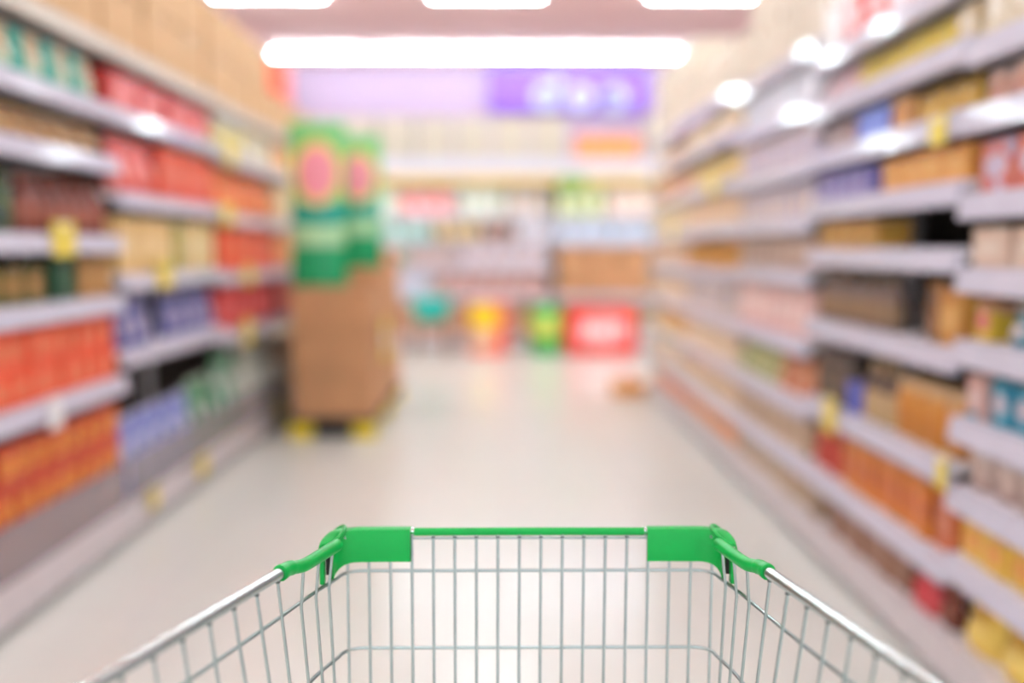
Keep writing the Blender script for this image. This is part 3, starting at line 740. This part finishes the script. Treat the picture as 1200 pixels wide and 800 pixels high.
# rim rails (chromed tube)
for s in (-1, 1):
    pts = [C(s*hw(v), v, ZB-.001) for v in (VR, .3, .45, .56, .62, .66, .72, .8, .88, .952)]
    bm = new(); tube(bm, smoothpath(pts, 3), .0062, 14); obj('rim_rail', bm, M['rim'], cart, True)
    # green sleeve with its dog-leg, running into the corner
    sp = [C(s*(hw(.938)), .938, ZB-.001), C(s*(hw(.952)-.0005), .952, ZB-.001), C(s*(hw(.961)-.004), .963, ZB-.003), C(s*.2352, .973, ZB-.004), C(s*.2275, .999, ZB-.004), C(s*.2215, 1.022, ZB-.004), C(s*.2165, 1.040, ZB-.004)]
    rr = smoothpath(sp, 5); n = len(rr)
    bm = new(); tube(bm, rr, [.0088 if i < 3 else (.0080 if i < 8 else .0072) for i in range(n)], 14); obj('rail_sleeve', bm, M['green'], cart, True)
# front bar, green coated, and the bare wire below it
bm = new(); tube(bm, smoothpath([C(-.186, 1.0755, ZB), C(-.12, 1.076, ZB), C(0, 1.077, ZB), C(.12, 1.076, ZB), C(.186, 1.0755, ZB)], 4), .0048, 14)
obj('front_bar', bm, M['green'], cart, True)
for s in (-1, 1):
    bm = new(); tube(bm, [C(s*.1348, 1.0765, ZB), C(s*.1395, 1.0765, ZB)], .0054, 14); obj('bar_ferrule', bm, M['rim'], cart, True)

# corner brackets
def bracket(s):
    pth = smoothpath([(.1385, 1.066), (.16, 1.066), (.185, 1.0655), (.203, 1.0645), (.2145, 1.059), (.22, 1.050), (.2215, 1.040)], 5)
    pth = [Vector((p[0], p[1], 0)) for p in [Vector((a[0], a[1], 0)) for a in pth]]
    L = len(pth); bm = new(); A = []
    for i, p in enumerate(pth):
        q0, q1 = pth[max(i-1, 0)], pth[min(i+1, L-1)]
        t = (q1-q0).normalized(); nrm = Vector((-t.y, t.x, 0))   # towards the front of the cart
        if nrm.y < 0 and abs(nrm.y) > .5: nrm = -nrm
        f = i/(L-1)
        bot = -.033 if f < .5 else -.033-.0115*((f-.5)/.5)**1.6
        top = .0062 if f < .72 else .0062-.010*((f-.72)/.28)
        prof = [(0, bot), (0, top-.004), (.0015, top-.0012), (.005, top), (.012, top), (.0165, top-.002), (.018, top-.008), (.0155, top-.008), (.0145, top-.004), (.011, top-.0028), (.006, top-.0028), (.0038, top-.006), (.0038, bot)]
        A.append([bm.verts.new(C(s*(p.x+nrm.x*a), p.y+nrm.y*a, ZB+z)) for a, z in prof])
    for a, b in zip(A, A[1:]):
        n = len(a)
        for k in range(n): bm.faces.new((a[k], a[(k+1) % n], b[(k+1) % n], b[k]))
    bm.faces.new(A[0]); bm.faces.new(A[-1][::-1])
    o = obj('corner_bracket', bm, M['green'], cart, True)
    # clip: two tabs with a slot between them
    for (u, v, w, z0, z1) in ((.2322, 1.034, .0027, -.047, -.010),):
        c = C(s*u, v, ZB); bm = new()
        bx(bm, c.x-w, c.x+w, c.y-.006, c.y+.004, ZB+z0, ZB+z1, .0012); obj('clip_tab', bm, M['green'], o)
    c = C(s*.2265, 1.043, ZB); bm = new(); bx(bm, c.x-.0042, c.x+.0042, c.y-.001, c.y+.002, ZB-.040, ZB-.010); obj('slot_shade', bm, M['black'], o)  # solid black block stands in for the shade inside the opening
    # open loop outside the corner
    c0 = C(s*.2245, 1.062, ZB-.001); ang = [2*PI*k/20 for k in range(20)]
    bm = new(); tube(bm, [c0+Vector((.0108*math.cos(a), .024*math.sin(a), -.0075*math.cos(a)*s+.002*math.sin(a))) for a in ang], .0026, 10, True)
    obj('loop', bm, M['green'], o, True)
    c1 = C(s*.2225, 1.062, ZB-.002); bm = new(); tube(bm, [c1+Vector((-.012, 0, 0)), c1+Vector((.011, 0, 0))], .0025, 8); obj('loop_pin', bm, M['rim'], o, True)
for s in (-1, 1): bracket(s)

# wire lattices
FB = lambda d: 1.0755-.10*d            # the front panel leans a little
NW = 18
fr = new()
for k in range(NW):
    u = -.2135+k*(.4295/(NW-1))
    tube(fr, [C(u, FB(0)-.001, ZB-.003), C(u*(1-.1*.2), FB(.2)-.001, ZB-.2), C(u*(1-.1*.41), FB(.41)-.001, ZB-.41)], .00175, 8)
tube(fr, [C(-.15, FB(0)+.0035, ZB-.0085), C(.15, FB(0)+.0035, ZB-.0085)], .0016, 8)
sides = {1: new(), -1: new()}
def u_loop(d, r):
    fv = FB(d)+.0025; w = hw(1.06, d)+.003; cr = .024
    front = [C(-w+cr, fv, ZB-d), C(w-cr, fv, ZB-d)]
    tube(fr, front, r, 8)
    for s in (-1, 1):
        p = []
        for k in range(7):
            a = PI/2*k/6
            p.append((w-cr+cr*math.sin(a), fv-cr+cr*math.cos(a)))
        pts = [C(s*a, b, ZB-d) for a, b in p]
        for v in (1.0, .9, .8, .7, .62, .5, .35, VR):
            pts.append(C(s*(hw(v, d)+.0035), v, ZB-d))
        tube(sides[s], pts, r, 8)
for d, r in zip(DR, (.0021, .0021, .0021, .0021, .0028)): u_loop(d, r)
VS = [1.028, .999, .968, .931]+[.895-.0358*k for k in range(20)]
for s in (-1, 1):
    for v in VS:
        top = hw(v) if v < .95 else hw(v)-.0065
        tube(sides[s], [C(s*(top-.001), v, ZB-.004), C(s*hw(v, .05), v, ZB-.05), C(s*hw(v, .41), v-.008, ZB-.41)], .00175, 8)
nf0 = {0: len(fr.faces), 1: len(sides[1].faces), -1: len(sides[-1].faces)}
for s in (-1, 1):
    for v in VS[3:]:
        lathe(sides[s], [(0, -.0014), (.0028, -.0008), (.0030, .0008), (0, .0016)], 10, C(s*(hw(v)-.0012), v, ZB-.0078))
for k in range(NW):
    u = -.2135+k*(.4295/(NW-1))
    if abs(u) < .135: lathe(fr, [(0, -.0012), (.0022, -.0008), (.0024, .0008), (0, .0014)], 10, C(u, FB(0)-.0012, ZB-.0058))
for k, (bm, nf) in enumerate(((fr, nf0[0]), (sides[-1], nf0[-1]), (sides[1], nf0[1]))):
    bm.faces.ensure_lookup_table()
    for f in bm.faces[nf:]: f.material_index = 1
    o = obj('side_mesh' if k else 'front_mesh', bm, M['chrome'], cart, True); o.data.materials.append(M['weld'])
# basket floor, rear gate
fl = new()
d = .41
for k in range(14):
    a = -1+2*k/13
    tube(fl, [C(a*(hw(1.06, d)-.004), FB(d), ZB-d-.003), C(a*(hw(VR, d)-.002), VR, ZB-d-.003)], .0018, 6)
for v in [VR+.085*k for k in range(10)]: tube(fl, [C(-hw(v, d), v, ZB-d-.0065), C(hw(v, d), v, ZB-d-.0065)], .0022, 6)
obj('floor_mesh', fl, M['chrome'], cart, True)
rg = new()
for k in range(20):
    a = -1+2*k/19
    tube(rg, [C(a*hw(VR), VR, ZB), C(a*hw(VR, .41), VR, ZB-.41)], .0018, 6)
for dd in DR: tube(rg, [C(-hw(VR, dd), VR, ZB-dd), C(hw(VR, dd), VR, ZB-dd)], .0021, 6)
tube(rg, [C(-hw(VR), VR, ZB), C(hw(VR), VR, ZB)], .005, 10)
obj('rear_mesh', rg, M['chrome'], cart, True)
# handle, chassis, casters
hd = new()
for s in (-1, 1): tube(hd, smoothpath([C(s*.31, .5, ZB-.41), C(s*.325, .3, ZB-.1), C(s*.33, .16, ZB+.06), C(s*.31, .11, ZB+.1)]), .011, 12)
ho = obj('handle_frame', hd, M['rim'], cart, True)
bm = new(); tube(bm, [C(-.312, .11, ZB+.1), C(.312, .11, ZB+.1)], .014, 14); obj('grip', bm, M['green'], ho, True)
ch = new()
for s in (-1, 1): tube(ch, smoothpath([C(s*.31, .5, ZB-.41), C(s*.3, .32, .3), C(s*.29, .2, .15), C(s*.28, .3, .135), C(s*.2, 1.0, .135)]), .0125, 12)
tube(ch, [C(-.2, 1.0, .135), C(.2, 1.0, .135)], .0125, 12); tube(ch, [C(-.285, .26, .14), C(.285, .26, .14)], .011, 12)
for s in (-1, 1): tube(ch, [C(s*.2, 1.0, .14), C(s*.17, .95, ZB-.42)], .011, 12)
obj('chassis', ch, M['rim'], cart, True)
for (u, v) in ((-.2, .98), (.2, .98), (-.285, .26), (.285, .26)):
    c = C(u, v, 0); bm = new()
    for q in (-.018, .018): bx(bm, c.x+q-.0015, c.x+q+.0015, c.y-.05, c.y+.015, .05, .125, .002)
    bx(bm, c.x-.02, c.x+.02, c.y-.03, c.y+.02, .12, .127)
    k = obj('caster', bm, M['rim'], cart)
    w = new(); prism(w, [(c.y-.03+.055*math.cos(a), .0555+.055*math.sin(a)) for a in [2*PI*j/24 for j in range(24)]], c.x-.013, c.x+.013, 'x'); obj('wheel', w, M['rubber'], k)

# ------------------------------------------------------------------ light from the rest of the shop
wd = bpy.data.worlds.new('shop_light'); S.world = wd; wd.use_nodes = True
bg = wd.node_tree.nodes['Background']; bg.inputs['Color'].default_value = (.87, .96, 1.0, 1); bg.inputs['Strength'].default_value = 1.6
S.cycles.max_bounces = 8
S.cycles.diffuse_bounces = 4
